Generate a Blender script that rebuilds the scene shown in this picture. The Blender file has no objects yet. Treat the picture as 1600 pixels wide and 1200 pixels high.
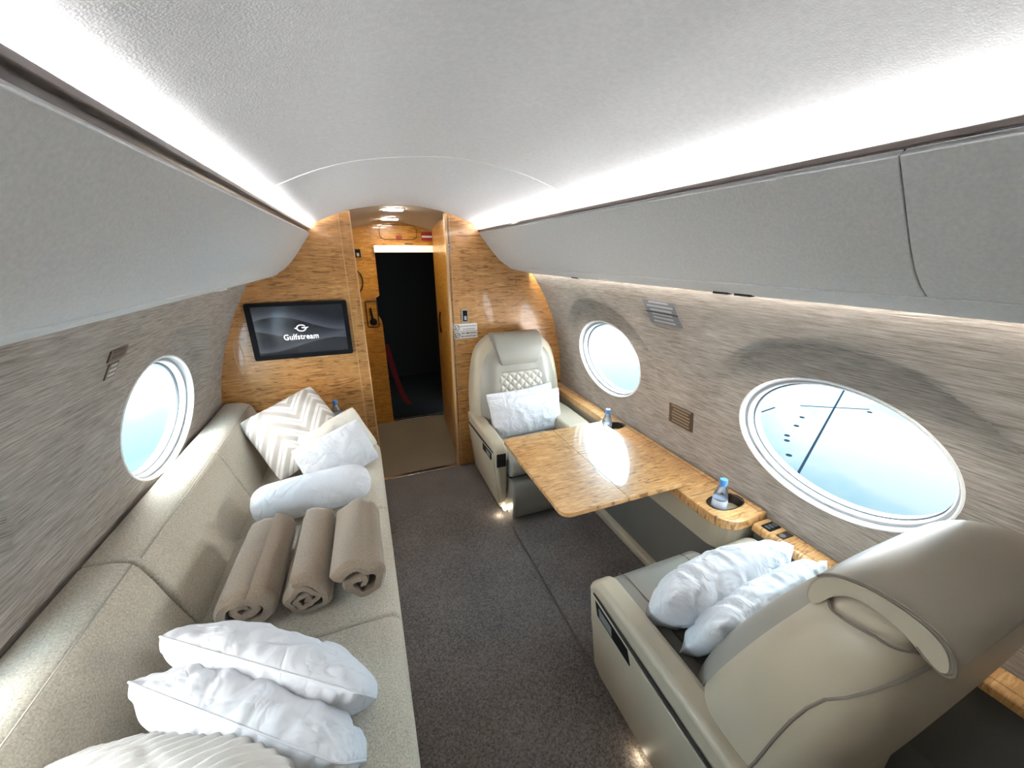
import bpy, bmesh, math, random
from mathutils import Vector, Matrix, noise
random.seed(7)
SC = bpy.context.scene
COL = SC.collection
PI = math.pi
YB, YF = -1.6, 2.683          # rear end and front bulkhead of the cabin

# ------------------------------------------------------------------ materials
def new_mat(name):
    m = bpy.data.materials.new(name); m.use_nodes = True
    nt = m.node_tree; b = nt.nodes['Principled BSDF']
    return m, nt, b

def N(nt, t, **kw):
    n = nt.nodes.new(t)
    for k, v in kw.items(): setattr(n, k, v)
    return n

def coords(nt, scale=(1, 1, 1), kind='pos'):
    if kind == 'pos':
        g = N(nt, 'ShaderNodeNewGeometry'); out = g.outputs['Position']
    else:
        g = N(nt, 'ShaderNodeTexCoord'); out = g.outputs['Object']
    mp = N(nt, 'ShaderNodeMapping'); mp.inputs['Scale'].default_value = scale
    nt.links.new(out, mp.inputs['Vector'])
    return mp.outputs['Vector']

def noise_tex(nt, vec, scale=1, detail=3, rough=.5, dist=0):
    n = N(nt, 'ShaderNodeTexNoise'); n.inputs['Scale'].default_value = scale
    n.inputs['Detail'].default_value = detail; n.inputs['Roughness'].default_value = rough
    n.inputs['Distortion'].default_value = dist
    nt.links.new(vec, n.inputs['Vector']); return n.outputs['Fac']

def ramp(nt, fac, stops):
    r = N(nt, 'ShaderNodeValToRGB'); e = r.color_ramp.elements
    while len(e) < len(stops): e.new(.5)
    for el, (p, c) in zip(e, stops): el.position = p; el.color = (*c, 1)
    nt.links.new(fac, r.inputs['Fac']); return r.outputs['Color']

def bump(nt, b, h, strength, dist=.002):
    n = N(nt, 'ShaderNodeBump'); n.inputs['Strength'].default_value = strength; n.inputs['Distance'].default_value = dist
    nt.links.new(h, n.inputs['Height']); nt.links.new(n.outputs['Normal'], b.inputs['Normal'])

def plain(name, col, rough=.5, coat=0, metal=0, spec=.5, nb=0, nscale=400, nvar=0, coat_rough=.05):
    m, nt, b = new_mat(name)
    b.inputs['Base Color'].default_value = (*col, 1); b.inputs['Roughness'].default_value = rough
    b.inputs['Metallic'].default_value = metal; b.inputs['Specular IOR Level'].default_value = spec
    b.inputs['Coat Weight'].default_value = coat; b.inputs['Coat Roughness'].default_value = coat_rough
    v = coords(nt, (1, 1, 1), 'obj')
    f = noise_tex(nt, v, nscale, 3)
    if nb: bump(nt, b, f, nb)
    k = nvar if nvar else .04
    f2 = noise_tex(nt, v, nscale * .3 if nvar else 6, 2)
    c = ramp(nt, f2, [(.3, tuple(x * (1 - k) for x in col)), (.7, tuple(min(1, x * (1 + k)) for x in col))])
    nt.links.new(c, b.inputs['Base Color'])
    return m

def wood(name, fine, dark=(.36, .185, .07), mid=(.52, .30, .125), light=(.66, .42, .2), coat=.6, rough=.35, freq=(75, 9)):
    """figured veneer: short dark curls with their fine direction along the axis 'fine' (0,1,2)"""
    m, nt, b = new_mat(name)
    fq, ln = freq
    s1 = [ln] * 3; s1[fine] = fq
    a = noise_tex(nt, coords(nt, tuple(s1)), 1, 2.5, .55, 1.3)
    c = noise_tex(nt, coords(nt, (1.5, 1.5, 1.5)), 3, 2, .5, .2)
    w = [26, 26, 26]; w[fine] = 1.6
    d = noise_tex(nt, coords(nt, tuple(w)), 1, 3, .5)
    acc = None
    for src, k in ((a, .72), (c, .16), (d, .12)):
        mx = N(nt, 'ShaderNodeMath', operation='MULTIPLY_ADD'); nt.links.new(src, mx.inputs[0]); mx.inputs[1].default_value = k
        if acc is None: mx.inputs[2].default_value = 0
        else: nt.links.new(acc, mx.inputs[2])
        acc = mx.outputs[0]
    col = ramp(nt, acc, [(.39, dark), (.465, mid), (.53, mid), (.62, light)])
    nt.links.new(col, b.inputs['Base Color'])
    b.inputs['Roughness'].default_value = rough; b.inputs['Coat Weight'].default_value = coat
    b.inputs['Coat Roughness'].default_value = .03
    return m

def emit(name, col, strength):
    m, nt, b = new_mat(name)
    b.inputs['Base Color'].default_value = (*col, 1)
    b.inputs['Emission Color'].default_value = (*col, 1); b.inputs['Emission Strength'].default_value = strength
    return m

def weave(name, c0, c1, scale, nb=.5, streak=None, rough=.9, sheen=.3):
    m, nt, b = new_mat(name)
    s = streak or (1, 1, 1)
    f = noise_tex(nt, coords(nt, s), scale, 4, .7)
    f2 = noise_tex(nt, coords(nt, (1, 1, 1)), 4, 2)
    mx = N(nt, 'ShaderNodeMath', operation='MULTIPLY_ADD'); nt.links.new(f, mx.inputs[0]); mx.inputs[1].default_value = .85
    mx2 = N(nt, 'ShaderNodeMath', operation='MULTIPLY'); nt.links.new(f2, mx2.inputs[0]); mx2.inputs[1].default_value = .15
    nt.links.new(mx2.outputs[0], mx.inputs[2])
    col = ramp(nt, mx.outputs[0], [(.34, c0), (.66, c1)])
    nt.links.new(col, b.inputs['Base Color']); b.inputs['Roughness'].default_value = rough
    b.inputs['Sheen Weight'].default_value = sheen; b.inputs['Specular IOR Level'].default_value = .2
    bump(nt, b, f, nb, .003)
    return m

def clear(name, tint=(1, 1, 1), gloss=.12, rough=.0):
    m = bpy.data.materials.new(name); m.use_nodes = True; nt = m.node_tree; nt.nodes.clear()
    o = N(nt, 'ShaderNodeOutputMaterial'); t = N(nt, 'ShaderNodeBsdfTransparent'); g = N(nt, 'ShaderNodeBsdfGlossy')
    t.inputs['Color'].default_value = (*tint, 1); g.inputs['Roughness'].default_value = rough
    fr = N(nt, 'ShaderNodeLayerWeight'); fr.inputs['Blend'].default_value = gloss
    mx = N(nt, 'ShaderNodeMixShader')
    nt.links.new(fr.outputs['Fresnel'], mx.inputs[0]); nt.links.new(t.outputs[0], mx.inputs[1]); nt.links.new(g.outputs[0], mx.inputs[2])
    nt.links.new(mx.outputs[0], o.inputs['Surface']); return m

M = {}
M['bin'] = plain('bin_leather', (.70, .715, .725), .6, nb=.25, nscale=500, nvar=.06, spec=.3)
M['ceil'] = plain('ceiling_fabric', (.64, .655, .68), .75, nb=.2, nscale=350, nvar=.05, spec=.2)
M['vceil'] = plain('vestibule_ceiling', (.42, .37, .30), .6)
M['wallfab'] = weave('wall_fabric', (.16, .14, .12), (.43, .385, .345), 10, .7, (1.0, 1.1, 24), sheen=.05)
M['wood_v'] = wood('maple_bulkhead', 2, dark=(.20,.085,.020), mid=(.44,.21,.062), light=(.56,.31,.11), coat=.22)
M['wood_in'] = wood('maple_vestibule', 2, dark=(.24, .10, .012), mid=(.42, .19, .022), light=(.55, .29, .05), coat=.3)
M['wood_h'] = wood('maple_table', 1, dark=(.25, .115, .035), mid=(.56, .31, .115), light=(.72, .45, .20), coat=1.0, freq=(105, 13))
M['wood_edge'] = plain('wood_edge', (.58, .36, .17), .3, coat=.6)
M['sofa'] = weave('sofa_boucle', (.35, .31, .235), (.64, .59, .49), 190, .8)
M['cream'] = plain('cream_leather', (.41, .36, .27), .42, nb=.12, nscale=600, spec=.4)
M['grey_l'] = plain('grey_leather', (.27, .255, .22), .36, nb=.1, nscale=600, spec=.45)
M['quilt'] = plain('quilted_leather', (.40, .375, .32), .4)
M['taupe_l'] = plain('taupe_leather', (.27, .24, .19), .38, nb=.12, nscale=600, spec=.4)
M['carpet'] = weave('carpet_runner', (.045, .038, .036), (.24, .215, .205), 150, .8, sheen=.1)
M['carpet2'] = weave('carpet_vestibule', (.13, .105, .07), (.22, .185, .13), 260, .6, sheen=.1)
def cotton(name, col, k=1):
    m, nt, b = new_mat(name)
    b.inputs['Base Color'].default_value = (*col, 1); b.inputs['Roughness'].default_value = .9; b.inputs['Specular IOR Level'].default_value = .15
    v = coords(nt, (1, 1, 1), 'obj')
    a = noise_tex(nt, v, 9, 3, .5, .5)
    mr = N(nt, 'ShaderNodeMath', operation='SUBTRACT'); nt.links.new(a, mr.inputs[0]); mr.inputs[1].default_value = .5
    ab = N(nt, 'ShaderNodeMath', operation='ABSOLUTE'); nt.links.new(mr.outputs[0], ab.inputs[0])
    pw = N(nt, 'ShaderNodeMath', operation='POWER'); nt.links.new(ab.outputs[0], pw.inputs[0]); pw.inputs[1].default_value = .9
    bump(nt, b, pw.outputs[0], .8 * k, .03)
    return m
M['cotton'] = cotton('white_cotton', (.66, .672, .70)); M['cotton2'] = cotton('ivory_cotton', (.66, .63, .56), .6)
M['fleece'] = weave('taupe_fleece', (.175, .13, .09), (.265, .205, .145), 200, .4, sheen=.4)
M['dark'] = plain('black_plastic', (.006, .006, .007), .6, spec=.12)
M['black'] = plain('cockpit_unlit_black', (.003, .003, .003), .9, spec=.05)  # darkness of the unlit cockpit put into the colour
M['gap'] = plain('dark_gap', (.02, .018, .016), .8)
M['brown'] = plain('dark_brown_gloss', (.012, .007, .005), .3, coat=.15)
M['lip'] = plain('grey_brown_lip', (.08, .06, .05), .4, coat=.1)
M['white'] = plain('white_plastic', (.78, .78, .77), .35)
M['greyp'] = plain('grey_plastic', (.38, .39, .40), .4)
M['gask'] = plain('dark_gasket', (.06, .07, .08), .5)
M['bluep'] = plain('blue_grey_pane_edge', (.36, .40, .46), .3)
M['seam'] = plain('seam_thread', (.16, .14, .11), .8)
M['bseam'] = plain('bin_joint', (.11, .11, .11), .8)
M['sseam'] = plain('sofa_seam', (.36, .33, .27), .9)
M['grp'] = plain('grey_lower_panel', (.12, .115, .10), .55)
M['placd'] = plain('bronze_placard', (.10, .072, .05), .35, metal=.5)
M['placl'] = plain('bronze_placard_print', (.24, .20, .16), .4, metal=.3)
M['placg'] = plain('grey_placard', (.15, .15, .16), .35)
M['placg2'] = plain('grey_placard_print', (.38, .39, .42), .4)
M['steel'] = plain('brushed_metal', (.6, .58, .54), .25, metal=1)
M['bluecap'] = plain('blue_cap', (.10, .28, .62), .4)
M['label'] = plain('bottle_label', (.62, .66, .74), .5)
M['red'] = plain('red_sign', (.30, .02, .02), .5)
M['redst'] = plain('red_strap', (.03, .002, .002), .9, spec=.05)
M['ink'] = plain('black_ink', (.02, .02, .02), .6)
M['paper'] = plain('white_placard', (.82, .80, .77), .5)
M['glass'] = clear('window_pane', (.97, .985, 1), .02)
M['water'] = clear('bottle_plastic', (.80, .86, .92), .35, .03)
M['led'] = emit('led_strip', (1, .97, .95), 46)
M['ledw'] = emit('led_wash', (1, .95, .88), 42)
M['lamp'] = emit('ceiling_lamp', (1, .90, .75), 34)
M['bar'] = emit('lit_bar', (1, .80, .52), .28)
M['flr'] = emit('floor_lamp_led', (1, .9, .7), 8)
M['logo'] = emit('screen_logo', (1, 1, 1), .4)
def wing_mat():
    m = bpy.data.materials.new('wing_paint'); m.use_nodes = True; nt = m.node_tree; nt.nodes.clear()
    o = N(nt, 'ShaderNodeOutputMaterial'); d = N(nt, 'ShaderNodeBsdfDiffuse'); g = N(nt, 'ShaderNodeBsdfGlossy'); mx = N(nt, 'ShaderNodeMixShader')
    d.inputs['Color'].default_value = (.020, .033, .036, 1); g.inputs['Roughness'].default_value = .02
    lw = N(nt, 'ShaderNodeLayerWeight'); lw.inputs['Blend'].default_value = .10
    ml = N(nt, 'ShaderNodeMath', operation='MULTIPLY'); ml.inputs[1].default_value = 1.2
    nt.links.new(lw.outputs['Fresnel'], ml.inputs[0]); nt.links.new(ml.outputs[0], mx.inputs[0])
    nt.links.new(d.outputs[0], mx.inputs[1]); nt.links.new(g.outputs[0], mx.inputs[2]); nt.links.new(mx.outputs[0], o.inputs['Surface'])
    return m
M['wing'] = wing_mat()
M['wline'] = plain('wing_joint', (.004, .008, .012), .9, spec=0)
def chevron_mat():
    m, nt, b = new_mat('chevron_weave')
    g = N(nt, 'ShaderNodeTexCoord'); sp = N(nt, 'ShaderNodeSeparateXYZ'); nt.links.new(g.outputs['UV'], sp.inputs[0])
    def mth(op, a, bb=None):
        n = N(nt, 'ShaderNodeMath', operation=op)
        for i, x in enumerate((a, bb)):
            if x is None: continue
            if isinstance(x, (int, float)): n.inputs[i].default_value = x
            else: nt.links.new(x, n.inputs[i])
        return n.outputs[0]
    tri = mth('ABSOLUTE', mth('SUBTRACT', mth('FRACT', mth('MULTIPLY', sp.outputs[0], 1.7)), .5))
    st = mth('FRACT', mth('ADD', mth('MULTIPLY', sp.outputs[1], 4.6), mth('MULTIPLY', tri, 3.0)))
    fine = mth('FRACT', mth('MULTIPLY', st, 3))
    hi = mth('GREATER_THAN', st, .35)
    h = mth('MULTIPLY', hi, mth('SUBTRACT', 1.0, mth('MULTIPLY', mth('LESS_THAN', fine, .3), .7)))
    c = ramp(nt, h, [(0, (.42, .39, .35)), (1, (.70, .68, .64))]); nt.links.new(c, b.inputs['Base Color'])
    b.inputs['Roughness'].default_value = .9; bump(nt, b, h, .6, .004)
    return m
M['chevron'] = chevron_mat()
M['stripe'] = plain('ribbed_weave', (.62, .60, .56), .9, nb=.2, nscale=300)
def screen_mat():
    m, nt, b = new_mat('screen_waves')
    g = N(nt, 'ShaderNodeTexCoord')
    sp = N(nt, 'ShaderNodeSeparateXYZ'); nt.links.new(g.outputs['UV'], sp.inputs[0])
    def mth(op, a, bb=None, cc=None):
        n = N(nt, 'ShaderNodeMath', operation=op)
        for i, x in enumerate((a, bb, cc)):
            if x is None: continue
            if isinstance(x, (int, float)): n.inputs[i].default_value = x
            else: nt.links.new(x, n.inputs[i])
        return n.outputs[0]
    # three broad wave bands, each a little lighter or darker
    tot = None
    for fr, ph, off, amp in ((4.2, .6, .62, .16), (3.6, 2.4, .42, .14), (4.0, 4.4, .18, .12)):
        w = mth('MULTIPLY_ADD', mth('SINE', mth('MULTIPLY_ADD', sp.outputs[0], fr, ph)), amp, off)
        d = mth('SUBTRACT', sp.outputs[1], w)
        s = mth('MULTIPLY', mth('GREATER_THAN', d, 0.0), mth('MAXIMUM', mth('SUBTRACT', 1.0, mth('MULTIPLY', d, 4.0)), 0.0))
        tot = s if tot is None else mth('MAXIMUM', tot, s)
    c = ramp(nt, tot, [(0, (.012, .014, .018)), (.5, (.03, .035, .045)), (1, (.075, .085, .105))])
    nt.links.new(c, b.inputs['Emission Color']); b.inputs['Emission Strength'].default_value = .3
    b.inputs['Base Color'].default_value = (.01, .01, .012, 1); b.inputs['Roughness'].default_value = .12
    return m
M['screen'] = screen_mat()

# ------------------------------------------------------------------ object helpers
ORG = {}
def setp(o, label=None, cat=None, group=None, kind=None):
    if label: o['label'] = label
    if cat: o['category'] = cat
    if group: o['group'] = group
    if kind: o['kind'] = kind
    return o

def thing(name, loc, label=None, cat=None, group=None, kind=None):
    o = bpy.data.objects.new(name, None); COL.objects.link(o); o.location = loc; o.empty_display_size = .05
    ORG[o.name] = Vector(loc)
    return setp(o, label, cat, group, kind)

class MB:
    def __init__(s): s.v = []; s.f = []; s.uv = None
    def add(s, vs, fs):
        n = len(s.v); s.v += [tuple(v) for v in vs]; s.f += [tuple(i + n for i in f) for f in fs]; return s
    def box(s, x0, x1, y0, y1, z0, z1):
        return s.add([(x, y, z) for z in (z0, z1) for y in (y0, y1) for x in (x0, x1)],
                     [(0, 1, 3, 2), (4, 6, 7, 5), (0, 4, 5, 1), (2, 3, 7, 6), (0, 2, 6, 4), (1, 5, 7, 3)])
    def prism(s, prof, a0, a1, axis='y'):
        n = len(prof)
        def P(p, a): return (p[0], a, p[1]) if axis == 'y' else (a, p[0], p[1]) if axis == 'x' else (p[0], p[1], a)
        return s.add([P(p, a0) for p in prof] + [P(p, a1) for p in prof],
                     [tuple(range(n)), tuple(range(2 * n - 1, n - 1, -1))] + [(i, i + n, (i + 1) % n + n, (i + 1) % n) for i in range(n)])
    def rings(s, R, close=True, caps=True):
        n = len(R[0]); fs = []
        for k in range(len(R) - 1):
            for i in range(n if close else n - 1):
                j = (i + 1) % n
                fs.append((k * n + i, k * n + j, (k + 1) * n + j, (k + 1) * n + i))
        if caps: fs += [tuple(range(n)), tuple(range((len(R) - 1) * n, len(R) * n))]
        return s.add([p for r in R for p in r], fs)
    def tube(s, pts, r, seg=8, closed=False):
        pts = [Vector(p) for p in pts]; R = []
        n = len(pts)
        for i, p in enumerate(pts):
            a = pts[(i - 1) % n] if (closed or i > 0) else p; b = pts[(i + 1) % n] if (closed or i < n - 1) else p
            t = (b - a).normalized(); u = t.orthogonal().normalized() if i == 0 else (u - t * u.dot(t)).normalized()
            w = t.cross(u)
            R.append([p + (u * math.cos(2 * PI * k / seg) + w * math.sin(2 * PI * k / seg)) * r for k in range(seg)])
        if closed: R.append(R[0])
        return s.rings(R, True, not closed)
    def lathe(s, prof, c, seg=24):
        R = [[(c[0] + r * math.cos(2 * PI * k / seg), c[1] + r * math.sin(2 * PI * k / seg), c[2] + z) for k in range(seg)] for r, z in prof]
        return s.rings(R)
    def build(s, name, mat, parent=None, bevel=0, seg=3, sub=0, smooth=True, xf=None, ang=35, **props):
        me = bpy.data.meshes.new(name)
        vs = s.v if xf is None else [xf(*v) for v in s.v]
        if parent is not None: org = ORG[parent.name]
        else:
            xs, ys, zs = zip(*vs); org = Vector(((min(xs) + max(xs)) / 2, (min(ys) + max(ys)) / 2, min(zs)))
        me.from_pydata([Vector(v) - org for v in vs], [], s.f)
        bm = bmesh.new(); bm.from_mesh(me)
        bmesh.ops.remove_doubles(bm, verts=bm.verts, dist=1e-6)
        bmesh.ops.recalc_face_normals(bm, faces=bm.faces)
        for f in bm.faces: f.smooth = smooth
        bm.to_mesh(me); bm.free()
        mats = mat if isinstance(mat, (list, tuple)) else [mat]
        for m in mats: me.materials.append(M[m])
        o = bpy.data.objects.new(name, me); COL.objects.link(o)
        if parent is not None: o.parent = parent
        else: o.location = org
        ORG[o.name] = org
        if bevel:
            b = o.modifiers.new('bevel', 'BEVEL'); b.width = bevel; b.segments = seg; b.limit_method = 'ANGLE'; b.angle_limit = math.radians(ang)
            b.harden_normals = False
        if sub:
            b = o.modifiers.new('sub', 'SUBSURF'); b.levels = sub; b.render_levels = sub
        if smooth and not sub:
            try: me.set_sharp_from_angle(angle=math.radians(50))
            except Exception: pass
        setp(o, props.get('label'), props.get('cat'), props.get('group'), props.get('kind'))
        return o

def lerp(a, b, t): return a + (b - a) * t
def sstep(a, b, x):
    t = max(0, min(1, (x - a) / (b - a))); return t * t * (3 - 2 * t)
def interp(P, z, iv=1, ov=0):
    P = sorted(P, key=lambda p: p[iv])
    if z <= P[0][iv]: return P[0][ov]
    for a, b in zip(P, P[1:]):
        if z <= b[iv]: return lerp(a[ov], b[ov], (z - a[iv]) / (b[iv] - a[iv]))
    return P[-1][ov]
def smoothi(P, z, iv=1, ov=0, w=.05):
    return sum(interp(P, z + d * w, iv, ov) for d in (-1, -.5, 0, .5, 1)) / 5

def rrect(x0, x1, y0, y1, r, n=6):
    rs = r if isinstance(r, (list, tuple)) else [r] * 4; out = []
    for (cx, cy, a), q in zip(((x1, y1, 0), (x0, y1, 90), (x0, y0, 180), (x1, y0, 270)), rs):
        sx = 1 if cx == x1 else -1; sy = 1 if cy == y1 else -1
        for k in range(n + 1):
            t = math.radians(a + 90 * k / n)
            out.append((cx - sx * q + q * math.cos(t), cy - sy * q + q * math.sin(t)))
    return out
def ellipse(cx, cy, a, b, n=40, p=2):
    o = []
    for k in range(n):
        t = 2 * PI * k / n; c, s_ = math.cos(t), math.sin(t)
        o.append((cx + a * math.copysign(abs(c) ** (2 / p), c), cy + b * math.copysign(abs(s_) ** (2 / p), s_)))
    return o

def plate(name, outer, holes, a0, a1, axis, mat, parent=None, bevel=0, **k):
    """flat plate with holes; outline in the two other axes, thickness a0..a1 along axis"""
    bm = bmesh.new(); es = []
    def P(p, a): return (p[0], a, p[1]) if axis == 'y' else (a, p[0], p[1]) if axis == 'x' else (p[0], p[1], a)
    for lp in [outer] + holes:
        vs = [bm.verts.new(P(p, a0)) for p in lp]
        es += [bm.edges.new((vs[i], vs[(i + 1) % len(vs)])) for i in range(len(vs))]
    if holes:
        bmesh.ops.triangle_fill(bm, edges=es, use_beauty=True, use_dissolve=False)
    else: bm.faces.new(list(bm.verts))
    r = bmesh.ops.extrude_face_region(bm, geom=bm.faces[:])
    d = {'x': (a1 - a0, 0, 0), 'y': (0, a1 - a0, 0), 'z': (0, 0, a1 - a0)}[axis]
    bmesh.ops.translate(bm, vec=d, verts=[v for v in r['geom'] if isinstance(v, bmesh.types.BMVert)])
    bm.verts.index_update()
    mb = MB(); mb.add([tuple(v.co) for v in bm.verts], [tuple(v.index for v in f.verts) for f in bm.faces]); bm.free()
    return mb.build(name, mat, parent, bevel=bevel, smooth=k.pop('smooth', False), **k)

# ------------------------------------------------------------------ cabin cross-section
WR = [(.93, 1.80), (1.02, 1.73), (1.10, 1.62), (1.212, 1.485), (1.312, 1.332), (1.402, 1.13), (1.457, .917), (1.485, .7), (1.482, .5), (1.45, .3), (1.40, 0)]
WL = [(-.34, 1.78), (-.43, 1.71), (-.52, 1.60), (-.622, 1.449), (-.726, 1.261), (-.806, 1.075), (-.863, .879), (-.885, .75), (-.89, .6), (-.87, .3), (-.83, 0)]
CE = [(-.34, 1.778), (-.238, 1.787), (-.13, 1.838), (-.026, 1.876), (.08, 1.898), (.199, 1.912), (.30, 1.920), (.40, 1.917), (.576, 1.889), (.69, 1.853), (.80, 1.808), (.93, 1.80)]
WINR = [.695, 2.005]; WINL = [.62, 1.935]
WA, WB, WZ = .328, .238, .975
def planeR(z): return 1.446 - .165 * (z - .975)
def planeL(z): return -.852 + .165 * (z - .975)
def wall_x(side, y, z):
    P, pl, W, sg = (WR, planeR, WINR, 1) if side == 'R' else (WL, planeL, WINL, -1)
    x = smoothi(P, z, w=.04) if .1 < z < 1.7 else interp(P, z)
    for c in W:
        r = math.hypot((y - c) / .47, (z - .965) / .385)
        if r < 1.3:
            m = 1 - sstep(.985, 1.015, r) if z > .97 else 1 - sstep(.70, 1.05, r)
            x = lerp(x, pl(z), m)
    return x

def make_wall(side):
    W = WINR if side == 'R' else WINL
    y0, y1, dy = YB, YF, .0125; ny = int(round((y1 - y0) / dy)); nz = 128; z1 = 1.80
    yo, zo = WA + .006, WB + .006
    vs = {}; mb = MB(); idx = {}
    def pos(i, j):
        y = y0 + (y1 - y0) * i / ny; z = z1 * j / nz
        for c in W:
            r = math.hypot((y - c) / yo, (z - WZ) / zo)
            if .85 < r < 1.0: y = c + (y - c) / r; z = WZ + (z - WZ) / r
        return y, z
    def inside(i, j):
        y = y0 + (y1 - y0) * i / ny; z = z1 * j / nz
        return any(math.hypot((y - c) / yo, (z - WZ) / zo) < 1.0 for c in W)
    V = []
    F = []
    for i in range(ny):
        for j in range(nz):
            cs = [(i, j), (i + 1, j), (i + 1, j + 1), (i, j + 1)]
            if all(inside(*c) for c in cs): continue
            f = []
            for c in cs:
                if c not in idx:
                    y, z = pos(*c); idx[c] = len(V); V.append((wall_x(side, y, z), y, z))
                f.append(idx[c])
            F.append(tuple(f))
    MB().add(V, F).build('wall_right' if side == 'R' else 'wall_left', 'wallfab', kind='structure')
make_wall('R'); make_wall('L')

def make_window(side, c, n):
    sg, pl = (1, planeR) if side == 'R' else (-1, planeL)
    t = thing('window_%d' % n, (pl(WZ), c, WZ), kind='structure')
    def ring(a, b, d, k=72):
        out = []
        for y, z in ellipse(c, WZ, a, b, k): out.append((pl(z) + sg * d, y, z))
        return out
    def R(offs): return MB().rings([ring(WA + o, WB + o, d) for o, d in offs], True, False)
    R([(.011, .008), (.010, -.003), (.006, -.005), (.002, -.003), (.001, .006)]).build('bezel', 'white', t)
    R([(.001, .006), (-.001, .026), (-.010, .028)]).build('reveal', 'greyp', t)
    R([(-.010, .028), (-.011, .024), (-.015, .026), (-.016, .050)]).build('inner_ring', 'white', t)
    R([(-.016, .050), (-.021, .052), (-.0215, .060)]).build('gasket', 'gask', t)
    R([(-.0215, .060), (-.023, .085)]).build('pane_edge', 'bluep', t)
    MB().add(ring(WA - .0215, WB - .0215, .064), [tuple(range(72))]).build('glass', 'glass', t)
n = 1
for c in WINR: make_window('R', c, n); n += 1
for c in WINL: make_window('L', c, n); n += 1

# floor, ceiling
MB().box(-.95, 1.55, YB, YF, -.04, 0).build('floor', 'carpet', smooth=False, kind='structure')
xs = [(-.34) + 1.27 * k / 60 for k in range(61)]
def ceil_z(x): return smoothi(CE, x, 0, 1, .05)
def sheet(xs, ys, zf):
    g = zf if zf.__code__.co_argcount == 2 else (lambda x, y: zf(x))
    return MB().add([(x, y, g(x, y)) for y in ys for x in xs],
                    [(j * len(xs) + i, j * len(xs) + i + 1, (j + 1) * len(xs) + i + 1, (j + 1) * len(xs) + i) for j in range(len(ys) - 1) for i in range(len(xs) - 1)])
sheet(xs, [YB, 0, 1.36, YF], ceil_z).build('ceiling', 'ceil', kind='structure')
MB().tube([(x, 1.365, ceil_z(x)) for x in xs if -.2 < x < .76], .0022, 6).build('trim_1', 'white', kind='structure')
MB().box(-.95, 1.55, YB - .04, YB, 0, 2).build('wall_rear', 'cream', smooth=False, kind='structure')
MB().box(-.6, 1.2, YB - .04, 5.45, 1.985, 2.02).build('ceiling_light_blocker', 'gap', smooth=False, kind='structure')  # unseen slab added above the cabin to keep sky light out
MB().box(-.6, .0 - .37, YF + .0455, YF + .06, 0, 1.985).box(.78, 1.2, YF + .0455, YF + .06, 0, 1.985).build('wall_light_blocker', 'gap', smooth=False, kind='structure')  # unseen panels added to stop light leaking in beside the vestibule
# carpet mats lying on the floor
def mat_(pts, z, label, y=None):
    MB().prism(pts, .0005, z, 'z').build('carpet_mat', 'carpet', bevel=.004, smooth=False, label=label, cat='carpet mat')
mat_([(-.02, YB + .02), (.697, YB + .02), (.697, 2.19), (-.02, 2.19)], .010, 'long dark taupe carpet mat running down the aisle beside the sofa')
mat_(rrect(.712, 1.27, .92, 1.825, .02), .010, 'small dark carpet mat on the floor under the table')

# ------------------------------------------------------------------ overhead bins
def bin_prof(side):
    R = [(.80, 1.763), (.842, 1.712), (.88, 1.665), (.915, 1.624), (.95, 1.588), (.985, 1.560), (1.02, 1.540)]
    if side == 'R': return R, lambda x, z: (x, z)
    return R, lambda x, z: (.562 - x if False else -.238 - (x - .80) * .93, z - .018)
def overhead(side, segs, labels, lamp_y):
    F, f = bin_prof(side)
    root_y = (segs[0][0] + segs[-1][1]) / 2
    for (ya, yb), lab in zip(segs, labels):
        xx, zz = f(.95, 1.54)
        t = thing('overhead_bin', (xx, (ya + yb) / 2, zz), lab, 'overhead bin', None)
        ins = [(x + .02, z + .012) for x, z in F]
        # door: the curved face
        prof = F + [(x + .014, z + .012) for x, z in reversed(F)]
        MB().prism([f(*p) for p in prof], ya + .001, yb - .001).build('door', 'bin', t, bevel=.002)
        body = [(.822, 1.756), (.90, 1.670), (.97, 1.60), (1.04, 1.56), (1.19, 1.52), (1.13, 1.60), (.98, 1.755)]
        MB().prism([f(*p) for p in body], ya, yb).build('bin_body', 'bseam', t, smooth=False)
    # lower rail with its crease, lips over the wall wash light
    xx, zz = f(1.1, 1.5)
    ya, yb = segs[0][0], segs[-1][1]
    t = thing('bin_rail', (xx, (ya + yb) / 2, zz),
              'rounded grey rail under the %s, above the %s' % (('right overhead bins', 'table and leather seats') if side == 'R' else ('left overhead bin', 'sofa')), 'rail')
    rail = [(1.018, 1.5375), (1.045, 1.523), (1.09, 1.512), (1.14, 1.502), (1.175, 1.492), (1.184, 1.500), (1.178, 1.514), (1.10, 1.535), (1.03, 1.555)]
    MB().prism([f(*p) for p in rail], ya, yb).build('rail_body', 'bin', t, bevel=.003)
    MB().prism([f(*p) for p in [(1.176, 1.515), (1.186, 1.520), (1.178, 1.530), (1.168, 1.525)]], ya, yb).build('wash_light', 'ledw', t, smooth=False)
    for ly in lamp_y:
        p = MB()
        x0, z0 = f(1.115, 1.5055)
        p.prism(rrect(x0 - .012, x0 + .012, ly - .05, ly + .05, .006), z0 - .0015, z0 + .012, 'z')
        lb = p.build('call_panel', 'white', t)
        q = MB()
        for k in range(3): q.prism(ellipse(x0, ly - .028 + .028 * k, .006, .008, 12), z0 - .003, z0 + .002, 'z')
        q.build('button', 'greyp', lb)
    if side == 'R':
        for ly in (.90, .985, 1.98):
            x0, z0 = f(1.165, 1.494)
            MB().box(x0 - .01, x0 + .012, ly - .03, ly + .03, z0 - .004, z0 + .01).build('air_slot', 'gap', t, bevel=.002)
overhead('R', [(YB, .404), (.404, YF)], ['near right grey overhead bin, with the curved door joint at its front end', 'long far right grey overhead bin reaching the wooden bulkhead'], [1.60])
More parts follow.
